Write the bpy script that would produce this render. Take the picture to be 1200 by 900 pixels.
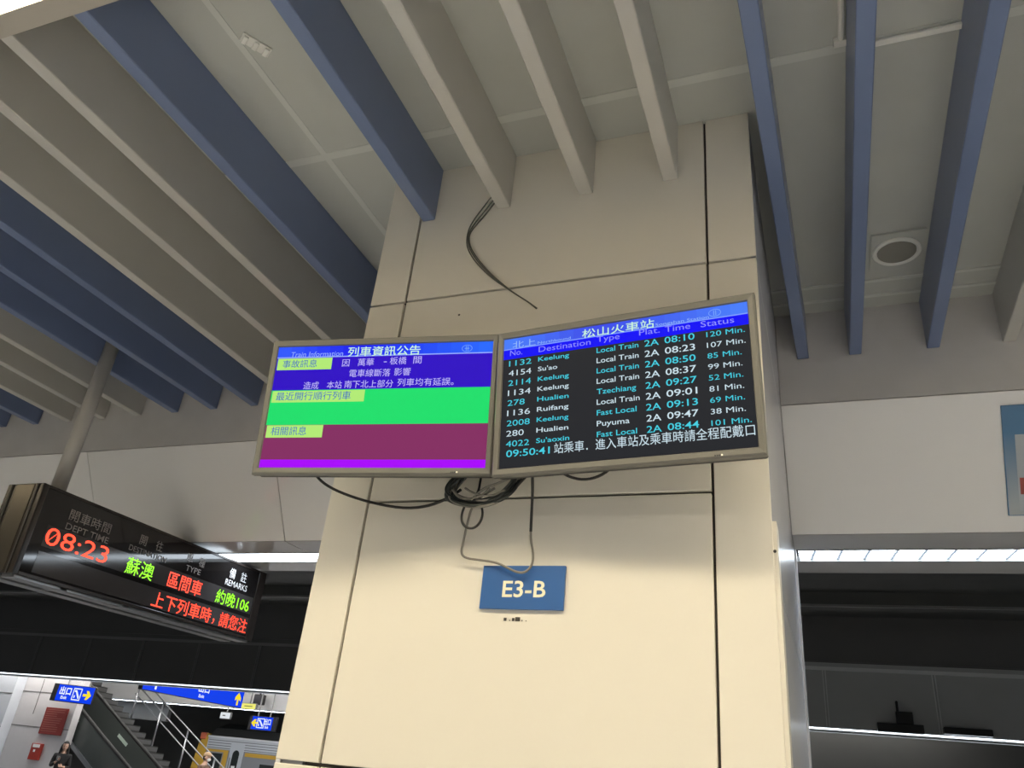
import bpy, bmesh, math, random
from mathutils import Vector, Matrix

# ------------------------------------------------------------------ camera, world, exposure
for o in list(bpy.data.objects):
    bpy.data.objects.remove(o)
SC = bpy.context.scene
COL = SC.collection
EYE = Vector((0.0, 0.0, 1.72))
CY, CP, CR = -0.400527, 0.473772, 0.105920          # yaw, pitch, roll in radians
f0 = Vector((math.sin(CY), math.cos(CY), 0)); r0 = Vector((math.cos(CY), -math.sin(CY), 0)); u0 = Vector((0, 0, 1))
fw = f0 * math.cos(CP) + u0 * math.sin(CP)
up = -f0 * math.sin(CP) + u0 * math.cos(CP)
cr = r0 * math.cos(CR) + up * math.sin(CR)
cu = -r0 * math.sin(CR) + up * math.cos(CR)
cam_data = bpy.data.cameras.new('camera')
cam = bpy.data.objects.new('camera', cam_data)
COL.objects.link(cam)
cam.matrix_world = Matrix(((cr.x, cu.x, -fw.x, EYE.x), (cr.y, cu.y, -fw.y, EYE.y), (cr.z, cu.z, -fw.z, EYE.z), (0, 0, 0, 1)))
cam_data.sensor_fit = 'HORIZONTAL'; cam_data.sensor_width = 36; cam_data.lens = 36 * 919.63 / 1200
cam_data.clip_end = 200
SC.camera = cam

WORLD_STRENGTH = 0.12
WORLD_COLOR = (0.92, 0.96, 1.0)
WARM_LAMP = 30.0          # emission of the warm platform lamp
REAR_FILL = 42.0          # added fill lamp behind the viewer, for more floor bounce
COOL_LAMP = 12.0           # emission of the cool platform-edge lamps
FAR_FILL = 28.0            # emission of the unseen lamps added over the far platform
w = bpy.data.worlds.new('station_air'); SC.world = w
w.use_nodes = True
bg = w.node_tree.nodes['Background']
bg.inputs[0].default_value = (*WORLD_COLOR, 1); bg.inputs[1].default_value = WORLD_STRENGTH
SC.view_settings.view_transform = 'Standard'
SC.view_settings.look = 'None'
SC.view_settings.exposure = 0.0
SC.view_settings.gamma = 1.0
SC.view_settings.use_curve_mapping = False


# ------------------------------------------------------------------ materials
def lin(c):
    return tuple((x / 12.92 if x <= 0.04045 else ((x + 0.055) / 1.055) ** 2.4) for x in (v / 255 for v in c))


MATS = {}


def mat(name, rgb, rough=0.5, metal=0.0, noise=0.0, scale=8.0, emit=None, strength=0.0, spec=0.5, bump=0.0):
    if name in MATS:
        return MATS[name]
    m = bpy.data.materials.new(name); m.use_nodes = True
    nt = m.node_tree; b = nt.nodes['Principled BSDF']
    b.inputs['Base Color'].default_value = (*rgb, 1)
    b.inputs['Roughness'].default_value = rough
    b.inputs['Metallic'].default_value = metal
    b.inputs['Specular IOR Level'].default_value = spec
    if noise or bump:
        tc = nt.nodes.new('ShaderNodeTexCoord'); n = nt.nodes.new('ShaderNodeTexNoise')
        n.inputs['Scale'].default_value = scale; n.inputs['Detail'].default_value = 6
        nt.links.new(tc.outputs['Object'], n.inputs['Vector'])
        if noise:
            r = nt.nodes.new('ShaderNodeMixRGB'); r.blend_type = 'MIX'
            r.inputs[1].default_value = (*[x * (1 - noise) for x in rgb], 1)
            r.inputs[2].default_value = (*[min(1, x * (1 + noise)) for x in rgb], 1)
            nt.links.new(n.outputs['Fac'], r.inputs[0]); nt.links.new(r.outputs[0], b.inputs['Base Color'])
        if bump:
            bp = nt.nodes.new('ShaderNodeBump'); bp.inputs['Strength'].default_value = bump; bp.inputs['Distance'].default_value = 0.01
            nt.links.new(n.outputs['Fac'], bp.inputs['Height']); nt.links.new(bp.outputs[0], b.inputs['Normal'])
    if emit:
        b.inputs['Emission Color'].default_value = (*emit, 1); b.inputs['Emission Strength'].default_value = strength
    MATS[name] = m
    return m


def glow(name, srgb, k=1.0):
    c = lin(srgb)
    return mat(name, (0.003, 0.003, 0.003), 0.4, emit=c, strength=k, spec=0.06)


def floor_tiles():
    m = bpy.data.materials.new('platform_tiles'); m.use_nodes = True; nt = m.node_tree; b = nt.nodes['Principled BSDF']
    tc = nt.nodes.new('ShaderNodeTexCoord'); br = nt.nodes.new('ShaderNodeTexBrick')
    br.offset = 0; br.inputs['Scale'].default_value = 1
    br.inputs['Brick Width'].default_value = 0.6; br.inputs['Row Height'].default_value = 0.6
    br.inputs['Mortar Size'].default_value = 0.004
    br.inputs['Color1'].default_value = (.52, .53, .56, 1); br.inputs['Color2'].default_value = (.48, .49, .52, 1)
    br.inputs['Mortar'].default_value = (.2, .19, .17, 1)
    nt.links.new(tc.outputs['Object'], br.inputs['Vector']); nt.links.new(br.outputs['Color'], b.inputs['Base Color'])
    b.inputs['Roughness'].default_value = 0.35
    return m


M_PANEL = mat('cream_cladding', (.76, .72, .63), .32, noise=.03, scale=3)
M_CORE = mat('dark_joint', (.06, .052, .045), .8)
M_SIDE = mat('polished_grey_cladding', (.66, .66, .68), .24, noise=.03, scale=3)
M_SLOPE = mat('glossy_white_cladding', (.82, .81, .80), .09, noise=.02, scale=2)
M_SOFFIT = mat('grey_soffit', (.5, .49, .48), .18)
M_BAND = mat('grey_plaster', (.60, .58, .565), .8, noise=.08, scale=6, bump=.05)
M_CEIL = mat('grey_ceiling', (.50, .51, .475), .7, noise=.10, scale=2.5)
M_CEILRIB = mat('grey_ceiling_rail', (.60, .61, .57), .6)
M_BLUE = mat('blue_lacquer', (.155, .20, .335), .28, noise=.05, scale=5)
M_WHITE = mat('warm_white_lacquer', (.50, .485, .45), .28, noise=.05, scale=5)
M_FITTING = mat('pale_fitting', (.78, .77, .72), .45)
M_FLOOR = floor_tiles(); MATS['platform_tiles'] = M_FLOOR
M_TRACK = mat('dark_track_bed', (.16, .155, .15), .9, noise=.3, scale=12)
M_TUNNEL = mat('dark_tunnel', (.12, .12, .115), .85, noise=.15, scale=2)
M_FASCIA = mat('dark_grey_panel', (.15, .145, .14), .5, noise=.08, scale=2)
M_FRAME = mat('grey_metal_trim', (.30, .30, .29), .45, metal=.3)
M_BEZEL = mat('grey_bezel_plastic', (.15, .145, .125), .42)
M_CASE = mat('dark_grey_plastic', (.035, .034, .033), .5)
M_BLACK = mat('black_plastic', (.012, .012, .012), .4)
M_BOARD = mat('dark_brown_metal', (.030, .024, .021), .22)
M_BOARDFACE = mat('smoked_acrylic', (.014, .012, .012), .06)
M_LEDBAND = mat('grey_led_band', (.055, .050, .050), .10)  # row bands, their grey partly the reflection in the glossy cover
M_ALU = mat('brushed_aluminium', (.42, .42, .42), .3, metal=.8)
M_STEEL = mat('stainless_steel', (.42, .43, .45), .3, metal=.9)
M_POLE = mat('grey_painted_pole', (.46, .44, .41), .35)
M_SIGNBLUE = mat('blue_sign_plate', (.035, .12, .34), .35)
M_SIGNTEXT = mat('cream_lettering', (.82, .80, .60), .5)
M_CABLE = mat('black_cable', (.012, .010, .008), .45)
M_CABLEGREY = mat('grey_cable', (.20, .185, .155), .45)
M_BOARDTEXT = mat('grey_lettering', (.32, .29, .27), .5)
M_WHITETEXT = mat('white_lettering', (.85, .85, .85), .5)
M_WARM = mat('warm_diffuser', (.8, .8, .8), .5, emit=(1.0, .875, .63), strength=WARM_LAMP)
M_REARFILL = mat('rear_fill_diffuser', (.8, .8, .8), .5, emit=(1.0, .95, .88), strength=REAR_FILL)
M_COOL = mat('cool_diffuser', (.8, .8, .8), .5, emit=(.80, .90, 1.0), strength=COOL_LAMP)
M_COOLFIN = mat('pale_louvre', (.6, .64, .7), .4, emit=(.62, .76, 1.0), strength=.45)
M_FAR = mat('far_fill_diffuser', (.8, .8, .8), .5, emit=(1.0, .97, .92), strength=FAR_FILL)
M_COLWHITE = mat('white_column_cladding', (.60, .58, .585), .4, noise=.03)
M_COLGREY = mat('cool_lit_cladding', (.62, .65, .70), .4, noise=.03)  # column cladding again, with the cool light on its left face in the colour
M_RED = mat('dark_red_board', (.27, .035, .03), .5)
M_REDTEXT = mat('pale_red_lines', (.45, .16, .13), .5)
M_GLASSY = mat('smoked_balustrade', (.06, .068, .065), .12)
M_STEP = mat('dark_stone_step', (.045, .044, .042), .6)
M_STEPEDGE = mat('pale_step_riser', (.13, .13, .13), .6)
M_RUBBER = mat('black_handrail', (.010, .010, .010), .7)
M_TRAINY = mat('train_yellow', (.62, .37, .05), .4)
M_TRAINS = mat('train_silver', (.60, .63, .68), .35, metal=.2)
M_TRAING = mat('train_grey', (.24, .25, .27), .45)
M_TRAINR = mat('train_roof', (.045, .045, .043), .7)
M_WINDOW = mat('dark_window_glass', (.03, .035, .035), .06)
M_ORANGE = mat('orange_lamp_cover', (.65, .16, .08), .4)
M_SKIN = mat('skin', (.55, .34, .25), .55)
M_HAIR = mat('black_hair', (.010, .008, .007), .8)
M_LIP = mat('lips', (.40, .12, .11), .5)
M_EYE = mat('eye_dark', (.015, .012, .01), .3)
M_DRESS = mat('black_cloth', (.012, .012, .013), .85)
M_TROUSER = mat('dark_cloth', (.03, .03, .035), .85)
M_SHOE = mat('shoe_black', (.02, .02, .02), .5)
M_CAP = mat('tan_cap', (.36, .24, .14), .8)
M_MASK = mat('white_mask', (.72, .72, .72), .8)
M_SHIRT = mat('brown_shirt', (.16, .10, .07), .8)


# ------------------------------------------------------------------ mesh builder
class MB:
    def __init__(self):
        self.v = []; self.f = []; self.mi = []; self.cur = 0

    def add(self, vs, fs):
        n = len(self.v); self.v += [Vector(p) for p in vs]
        for f in fs:
            self.f.append([i + n for i in f]); self.mi.append(self.cur)
        return self

    def box(self, a, b, bevel=0.0):
        (x0, y0, z0), (x1, y1, z1) = [min(p, q) for p, q in zip(a, b)], [max(p, q) for p, q in zip(a, b)]
        if bevel <= 0:
            return self.add([(x0, y0, z0), (x1, y0, z0), (x1, y1, z0), (x0, y1, z0), (x0, y0, z1), (x1, y0, z1), (x1, y1, z1), (x0, y1, z1)],
                            [(0, 3, 2, 1), (4, 5, 6, 7), (0, 1, 5, 4), (1, 2, 6, 5), (2, 3, 7, 6), (3, 0, 4, 7)])
        bm = bmesh.new(); bmesh.ops.create_cube(bm, size=1)
        for v in bm.verts:
            v.co = Vector(((x0 + x1) / 2 + v.co.x * (x1 - x0), (y0 + y1) / 2 + v.co.y * (y1 - y0), (z0 + z1) / 2 + v.co.z * (z1 - z0)))
        bmesh.ops.bevel(bm, geom=bm.edges[:], offset=min(bevel, .45 * min(x1 - x0, y1 - y0, z1 - z0)), segments=2, affect='EDGES', profile=.5)
        self.addbm(bm); return self

    def addbm(self, bm):
        bm.verts.ensure_lookup_table()
        for i, v in enumerate(bm.verts): v.index = i
        self.add([v.co.copy() for v in bm.verts], [[v.index for v in f.verts] for f in bm.faces]); bm.free(); return self

    def prism(self, poly, axis, a, b):
        """poly: 2-D outline in the plane square to axis, swept from a to b"""
        n = len(poly)

        def P(p, t):
            return {'x': (t, p[0], p[1]), 'y': (p[0], t, p[1]), 'z': (p[0], p[1], t)}[axis]
        vs = [P(p, a) for p in poly] + [P(p, b) for p in poly]
        fs = [list(range(n))[::-1], list(range(n, 2 * n))] + [(i, (i + 1) % n, n + (i + 1) % n, n + i) for i in range(n)]
        return self.add(vs, fs)

    def bar(self, p, q, wdt, hgt, upv=(0, 0, 1)):
        p, q = Vector(p), Vector(q); d = (q - p).normalized(); s = d.cross(Vector(upv)).normalized(); u = s.cross(d)
        vs = []
        for c in (p, q):
            for a, b in ((-1, -1), (1, -1), (1, 1), (-1, 1)):
                vs.append(c + s * a * wdt / 2 + u * b * hgt / 2)
        return self.add(vs, [(3, 2, 1, 0), (4, 5, 6, 7), (0, 1, 5, 4), (1, 2, 6, 5), (2, 3, 7, 6), (3, 0, 4, 7)])

    def tube(self, pts, r, seg=8, smooth=0):
        pts = [Vector(p) for p in pts]
        for _ in range(smooth):
            new = [pts[0]]
            for a, b in zip(pts[:-1], pts[1:]):
                new += [a * .75 + b * .25, a * .25 + b * .75]
            pts = new + [pts[-1]]
        n0 = None; base = len(self.v); vs = []; N = len(pts)
        for i, p in enumerate(pts):
            d = (pts[min(i + 1, N - 1)] - pts[max(i - 1, 0)]).normalized()
            if n0 is None:
                n0 = d.orthogonal().normalized()
            else:
                n0 = (n0 - d * n0.dot(d)).normalized()
            b = d.cross(n0)
            rr = r[i] if isinstance(r, (list, tuple)) else r
            for k in range(seg):
                t = 2 * math.pi * k / seg; vs.append(p + (n0 * math.cos(t) + b * math.sin(t)) * rr)
        fs = [list(range(seg))[::-1], list(range((N - 1) * seg, N * seg))]
        for i in range(N - 1):
            for k in range(seg):
                fs.append((i * seg + k, i * seg + (k + 1) % seg, (i + 1) * seg + (k + 1) % seg, (i + 1) * seg + k))
        return self.add(vs, fs)

    def text(self, body, o, ex, ey, size, width=None, bold=0.0, align='L', shear=0.0):
        """lettering laid on a surface; o = left (or centre) end of the baseline"""
        c = bpy.data.curves.new('lettering', 'FONT'); c.body = body; c.size = 1; c.offset = bold; c.shear = shear
        c.resolution_u = 3
        t = bpy.data.objects.new('lettering', c); COL.objects.link(t)
        me = bpy.data.meshes.new_from_object(t.evaluated_get(bpy.context.evaluated_depsgraph_get()))
        bpy.data.objects.remove(t); bpy.data.curves.remove(c)
        xs = [v.co.x for v in me.vertices]; x0, x1 = min(xs), max(xs)
        sx = size if width is None else width / (x1 - x0)
        o, ex, ey = Vector(o), Vector(ex), Vector(ey)
        off = {'L': x0, 'C': (x0 + x1) / 2, 'R': x1}[align]
        self.add([o + ex * ((v.co.x - off) * sx) + ey * (v.co.y * size) for v in me.vertices], [list(p.vertices) for p in me.polygons])
        bpy.data.meshes.remove(me); return self

    def flat(self, o, ex, ey, poly):
        o, ex, ey = Vector(o), Vector(ex), Vector(ey)
        return self.add([o + ex * a + ey * b for a, b in poly], [list(range(len(poly)))])

    def ring(self, o, ex, ey, rx, ry, t, seg=28):
        o, ex, ey = Vector(o), Vector(ex), Vector(ey); vs = []
        for k in range(seg):
            a = 2 * math.pi * k / seg
            vs += [o + ex * rx * math.cos(a) + ey * ry * math.sin(a), o + ex * (rx - t) * math.cos(a) + ey * (ry - t) * math.sin(a)]
        return self.add(vs, [(2 * k, 2 * ((k + 1) % seg), 2 * ((k + 1) % seg) + 1, 2 * k + 1) for k in range(seg)])

    def build(self, name, m, parent=None, world=False, smooth=False):
        me = bpy.data.meshes.new(name)
        vs = self.v
        if parent is not None and world:
            top = parent
            while top.parent: top = top.parent
            inv = top.matrix_basis.inverted(); vs = [inv @ v for v in vs]
        me.from_pydata([tuple(v) for v in vs], [], self.f)
        ms = m if isinstance(m, (list, tuple)) else [m]
        for x in ms: me.materials.append(x)
        for p, i in zip(me.polygons, self.mi): p.material_index = min(i, len(ms) - 1)
        if smooth:
            for p in me.polygons: p.use_smooth = True
        me.update()
        o = bpy.data.objects.new(name, me); COL.objects.link(o)
        if parent is not None: o.parent = parent
        return o


def tag(o, label, cat, group=None):
    o['label'] = label; o['category'] = cat
    if group: o['group'] = group
    return o


def thing(name, label, cat, M=None, group=None):
    o = bpy.data.objects.new(name, None); COL.objects.link(o); o.empty_display_size = .1
    if M is not None: o.matrix_basis = M if isinstance(M, Matrix) else Matrix.Translation(M)
    return tag(o, label, cat, group)


def struct(o):
    o['kind'] = 'structure'; return o


# ------------------------------------------------------------------ the setting
struct(MB().box((-26, -5, -.3), (9, 5.0, 0)).build('floor', M_FLOOR))
struct(MB().box((-30, 15.6, -.3), (9, 22.2, 0)).build('floor_far', M_FLOOR))
struct(MB().box((-30, 5.0, -1.3), (9, 15.6, -1.15)).build('floor_track', M_TRACK))
struct(MB().box((-30, 22.2, -1.3), (9, 27.5, -1.15)).build('floor_far_track', M_TRACK))
struct(MB().box((-30, 27.5, -1.3), (9, 27.8, 5.2)).build('wall_tunnel', M_TUNNEL))

# platform ceiling with its thin rails
cl = struct(MB().box((-26, 1.15, 4.31), (9, 4.40, 4.37)).box((-26, -1.85, 4.31), (9, .60, 4.37)).box((-26, -5, 4.31), (9, -2.4, 4.37)).build('ceiling', M_CEIL))
rb = MB()
rb.box((-26, 2.25, 4.307), (9, 2.29, 4.311)).box((-2.06, 1.2, 4.3075), (-2.03, 2.25, 4.3105)).box((-2.06, 2.29, 4.3075), (-2.03, 4.1, 4.3105))
for y in (3.84, 3.985): rb.box((-26, y, 4.303), (9, y + .022, 4.311))
rb.build('trim_1', M_CEILRIB, cl)
struct(MB().box((-30, 4.45, 5.0), (9, 27.8, 5.2)).build('ceiling_track', M_TUNNEL))
struct(MB().box((-30, 15.6, 4.31), (9, 22, 4.37)).build('ceiling_far', M_CEIL))
struct(MB().box((-30, 13.62, 4.78), (9, 13.95, 5.0)).build('trim_2', M_TUNNEL))
struct(MB().box((-30, 13.60, 4.765), (9, 13.66, 4.80)).build('trim_3', M_FRAME))

# rear wall above the platform edge: plaster band, overhanging glossy panels, soffit
PX0, PX1, PY0, PY1 = -1.785, -.127, 2.5, 4.82


def edge_wall(y_top, sgn, side, x0, x1, joints, ms):
    """plaster band, sloped cladding and soffit of one platform edge; sgn = +1 when it leans away towards +Y"""
    Y = lambda d: y_top + sgn * d
    root = struct(MB().box((x0, Y(0), 3.735), (x1, Y(.12), 4.31)).build('wall_' + side, ms[0]))
    xs = [x0] + [j for j in joints if x0 < j < x1] + [x1]
    MB().prism([(Y(.03), 3.73), (Y(.43), 3.14), (Y(.73), 3.14), (Y(.73), 3.2), (Y(1.17), 3.2), (Y(1.17), 4.3), (Y(.13), 4.3)], 'x', x0, x1).build('backing', M_CORE, root)
    for a, b in zip(xs[:-1], xs[1:]):
        a2, b2 = a + (.004 if a != x0 else 0), b - (.004 if b != x1 else 0)
        MB().prism([(Y(0), 3.728), (Y(.385), 3.118), (Y(.402), 3.128), (Y(.03), 3.731)], 'x', a2, b2).build('cladding_panel', ms[1], root)
        MB().prism([(Y(.388), 3.116), (Y(.67), 3.116), (Y(.67), 3.129), (Y(.40), 3.129)], 'x', a2, b2).build('soffit_panel', ms[2], root)
    MB().box((x0, Y(.925), 3.115), (x1, Y(1.185), 3.15)).build('edge_trim', ms[2], root)
    return root


def strip_lamp(x0, x1, y0, y1, z, label, fins=True, group='platform edge strip lamps', drop=0):
    t = thing('strip_lamp', label, 'lamp', ((x0 + x1) / 2, (y0 + y1) / 2, z), group)
    MB().box((x0, y0 + .012, z + .02 - drop), (x1, y1 - .012, z + .028)).build('diffuser', M_COOL, t, True)
    m = MB().box((x0, y0, z - .006), (x1, y0 + .012, z + .03)).box((x0, y1 - .012, z - .006), (x1, y1, z + .03))
    m.build('frame', M_FRAME, t, True)
    if fins:
        x = x0 + .1
        k = MB()
        while x < x1:
            k.bar((x, y0 + .012, z + .012), (x - .03, y1 - .012, z + .012), .016, .010)
            x += .147
        k.bar((x0, (y0 + y1) / 2, z + .014), (x1, (y0 + y1) / 2, z + .014), .014, .006)
        k.build('louvre', M_COOLFIN, t, True)
    return t


J = [-5.256 - 1.745 * k for k in range(8, 0, -1)] + [-5.256, -3.511]
edge_wall(4.116, 1, 'rear_left', -26, PX0 - .002, J, (M_BAND, M_SLOPE, M_SOFFIT))
edge_wall(4.116, 1, 'rear_right', PX1 + .002, 9, [1.724, 3.469, 5.214], (M_BAND, M_SLOPE, M_SOFFIT))
strip_lamp(-20, PX0 - .01, 4.788, 5.035, 3.118, 'white strip lamp under the wall edge left of the pillar', False)
strip_lamp(PX1 + .02, 8.5, 4.788, 5.035, 3.118, 'louvred white strip lamp under the wall edge right of the pillar')

# far platform edges
wall = MB()
root = struct(MB().box((-30, 15.45, 3.14), (-4.5, 15.55, 5.0)).build('wall_far_fascia', M_FASCIA))
MB().box((-4.5, 15.46, 4.2), (9, 15.55, 5.0)).build('upper_fascia', M_FASCIA, root)
MB().box((-4.5, 15.45, 3.14), (9, 15.55, 4.2)).build('lit_tone_fascia', mat('lit_grey_panel', (.52, .53, .52), .4, noise=.06, scale=2), root)  # same fascia in a paler grey, standing in for light on its right part
fr = MB()
x = -.066 - 1.712 * 17
fr2 = MB()
while x < 9:
    (fr if x < -4.4 else fr2).box((x - .03, 15.43, 3.16), (x - .012, 15.45, 4.07)).box((x + .012, 15.43, 3.16), (x + .03, 15.45, 4.07))
    x += 1.712
fr.box((-30, 15.425, 4.07), (-4.5, 15.45, 4.13))
fr2.box((-4.5, 15.425, 4.07), (9, 15.45, 4.13))
fr2.build('lit_tone_trim', mat('lit_metal_trim', (.80, .81, .80), .45), root)  # same trim made paler here for the light on the right part
fr.build('trim_4', M_FRAME, root)
MB().box((-30, 15.42, 4.22), (9, 15.45, 4.25)).build('trim_5', M_FASCIA, root)
MB().prism([(15.56, 3.10), (15.9, 3.10), (16.4, 3.72), (16.4, 4.31), (15.56, 4.31)], 'x', -30, 9).build('cladding', M_SOFFIT, root)
strip_lamp(-29, 8.5, 15.50, 15.60, 3.085, 'thin bright strip lamp along the far platform dark fascia', False)
edge_wall(20.93, 1, 'far_rear', -29, 9, [-29 + 1.745 * k for k in range(1, 22)], (M_BAND, M_SLOPE, M_SOFFIT))
strip_lamp(-29, 8.5, 21.72, 21.84, 3.118, 'second strip lamp beyond the stairs above the parked train', False, drop=.03)
lf = thing('far_fill_lamp', 'long unseen fill lamp added over the far platform stairs', 'lamp', (-12, 18.6, 4.25))  # unseen lamp, added to light the far platform
lf2 = thing('far_fill_lamp', 'long unseen fill lamp added over the near edge of the far platform', 'lamp', (-12, 16.65, 4.25))  # unseen lamp, added so the column front is lit
MB().box((-26, 16.5, 4.22), (2, 16.8, 4.31)).build('housing', M_FRAME, lf2, True)
MB().box((-25.9, 16.53, 4.21), (1.9, 16.77, 4.22)).build('diffuser', M_FAR, lf2, True)
MB().box((-26, 18.45, 4.22), (2, 18.75, 4.31)).build('housing', M_FRAME, lf, True)
MB().box((-25.9, 18.48, 4.21), (1.9, 18.72, 4.22)).build('diffuser', M_FAR, lf, True)
# dull grey stair enclosure behind the far edge on the right
struct(MB().box((-1.5, 16.9, 0), (9, 17.1, 4.3)).build('wall_far_enclosure', mat('dull_enclosure', (.085, .085, .083), .6, noise=.1, scale=2)))

# warm lamp in its trough over the waiting area
lt = struct(MB().box((-26, 1.07, 4.008), (9, 1.15, 4.40)).box((-26, .60, 4.008), (9, .66, 4.40)).box((-26, .60, 4.36), (9, 1.15, 4.40)).build('trim_6', mat('trough_grey', (.40, .37, .32), .5)))
lamp = thing('trough_lamp', 'long warm white lamp recessed in the ceiling trough at top left corner', 'lamp', (-3, .86, 4.2))
MB().box((-9.0, .70, 4.175), (7, 1.05, 4.22)).build('housing', M_FRAME, lamp, True)
MB().box((-8.98, .715, 4.160), (6.98, 1.04, 4.174)).build('diffuser', M_WARM, lamp, True)
for x in (-8, -1, 5): MB().box((x, .85, 4.22), (x + .05, .9, 4.36)).build('hanger', M_FRAME, lamp, True)

trb = struct(MB().box((-26, -1.93, 4.008), (9, -1.85, 4.40)).box((-26, -2.40, 4.008), (9, -2.34, 4.40)).box((-26, -2.40, 4.36), (9, -1.85, 4.40)).build('trim_7', M_WHITE))  # unseen trough, added to hold the rear fill lamp
rear_fill = thing('trough_lamp', 'unseen long fill lamp added in a ceiling trough behind the viewer', 'lamp', (-3, -2.14, 4.2))  # added to light the floor and raise its bounce
MB().box((-3, -2.30, 4.215), (7, -1.95, 4.26)).build('housing', M_FRAME, rear_fill, True)
MB().box((-2.98, -2.285, 4.205), (6.98, -1.965, 4.214)).build('diffuser', M_REARFILL, rear_fill, True)

# ------------------------------------------------------------------ pillar
pl = struct(MB().box((PX0 + .02, PY0 + .02, 0), (PX1 - .02, PY1 - .01, 4.31)).build('pillar', M_CORE))
pl['label'] = 'broad cream clad pillar carrying two screens'
G = .0045
cols = [(PX0, -1.607 - .007), (-1.607 + .006, -.306 - G), (-.306 + G, PX1)]
rows_main = [(0.0, .85), (.858, 1.724), (1.735, 2.641), (2.650, 3.565), (3.574, 4.31)]
rows_side = [(0.0, .85), (.858, 1.724), (1.735, 3.565), (3.574, 4.31)]
for k, (a, b) in enumerate(cols):
    for (z0, z1) in (rows_main if k == 1 else rows_side):
        dy = 0.0 if k == 1 else .002
        MB().box((a, PY0 + dy, z0), (b, PY0 + .022, z1), .003).build('cladding_panel', M_PANEL, pl)
# bright clip showing in the lower left joint
MB().box((-1.755, 2.505, 1.7235), (-1.675, 2.52, 1.7355)).build('metal_clip', M_ALU, pl)
# polished flanks
for z0, z1 in ((0, 2.40), (2.408, 3.565), (3.574, 4.31)):
    MB().box((PX1 - .02, PY0 + .004, z0), (PX1 - .001, PY1, z1), .002).build('side_panel', M_SIDE, pl)
    MB().box((PX0 + .001, PY0 + .004, z0), (PX0 + .02, PY1, z1), .002).build('side_panel', M_SIDE, pl)
MB().box((PX0 + .01, PY1 - .012, 0), (PX1 - .01, PY1, 4.31)).build('side_panel', M_SIDE, pl)
MB().box((PX1 - .004, PY0 + .01, 0), (PX1 + .0135, PY0 + .11, 2.545), .003).build('corner_guard', M_PANEL, pl)
MB().box((PX1 - .001, PY1 - .05, 0), (PX1 + .010, PY1 + .02, 3.11)).build('edge_strip', M_SIDE, pl)

for hx, hy in ((538, 369), (908, 646)):
    d = fw + cr * ((hx - 600) / 919.63) - cu * ((hy - 450) / 919.63)
    q = EYE + d * (2.5 / d.y)
    MB().tube([(q.x, 2.4995, q.z), (q.x, 2.5015, q.z)], .005, 10).build('screw_hole', M_CORE, pl)

# ------------------------------------------------------------------ ceiling baffles
BAFFLES = [
    # x left, y end, colour, label, x shift at the far end
    (.985, 4.110, 'w', 'white ceiling baffle at the right frame edge past the round speaker', 0),
    (.632, 4.110, 'b', 'blue ceiling baffle just right of the round ceiling speaker', 0),
    (.250, 4.110, 'b', 'blue ceiling baffle just left of the round ceiling speaker', 0),
    (-.119, 4.110, 'b', 'blue ceiling baffle running past the right flank of the pillar', .098),
    (-.478, 2.498, 'w', 'white ceiling baffle meeting the pillar nearest its right corner', 0),
    (-.839, 2.498, 'w', 'white ceiling baffle meeting the pillar top at its middle', 0),
    (-1.218, 2.498, 'w', 'white ceiling baffle where three thin cables come down the pillar', 0),
    (-1.591, 2.498, 'b', 'blue ceiling baffle meeting the pillar at its upper left corner', 0),
    (-2.325, 4.110, 'b', 'blue ceiling baffle passing left of the pillar beyond the wide gap', 0),
    (-2.695, 4.110, 'w', 'white ceiling baffle with reddish sheen disappearing at the left screen upper corner', 0),
    (-3.035, 4.110, 'w', 'white ceiling baffle second from the left screen corner', 0),
    (-3.430, 4.110, 'w', 'white ceiling baffle right beside the group of three blue ones', 0),
    (-3.780, 4.110, 'b', 'rightmost of three blue ceiling baffles above the hanging departure board', 0),
    (-4.150, 4.110, 'b', 'middle of three blue ceiling baffles above the hanging departure board', 0),
    (-4.516, 4.110, 'b', 'leftmost of three blue ceiling baffles, touching the board pole head', 0),
    (-4.882, 4.110, 'w', 'grey white ceiling baffle first to the left of the pole head', 0),
    (-5.250, 4.110, 'w', 'grey white ceiling baffle second to the left of the pole head', 0),
    (-5.616, 4.110, 'w', 'grey white ceiling baffle third left of the pole, its end hidden by the pole', 0),
    (-5.980, 4.110, 'b', 'dark blue ceiling baffle second from the left frame edge', 0),
    (-6.350, 4.110, 'b', 'dark blue ceiling baffle ending at the left frame edge', 0),
]
for x, ye, c, lab, sh in BAFFLES:
    W = .062
    m = MB()
    e = .004
    prof = [(0, 4.308), (0, 4.01 + e), (e, 4.01), (W - e, 4.01), (W, 4.01 + e), (W, 4.308)]
    n = len(prof)
    vs = [(x + a, 1.151, z) for a, z in prof] + [(x + sh + a, ye, z) for a, z in prof]
    m.add(vs, [list(range(n)), list(range(n, 2 * n))[::-1]] + [(i, n + i, n + (i + 1) % n, (i + 1) % n) for i in range(n)])
    tag(m.build('ceiling_baffle', M_BLUE if c == 'b' else M_WHITE), lab, 'ceiling baffle', 'ceiling baffles')

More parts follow.
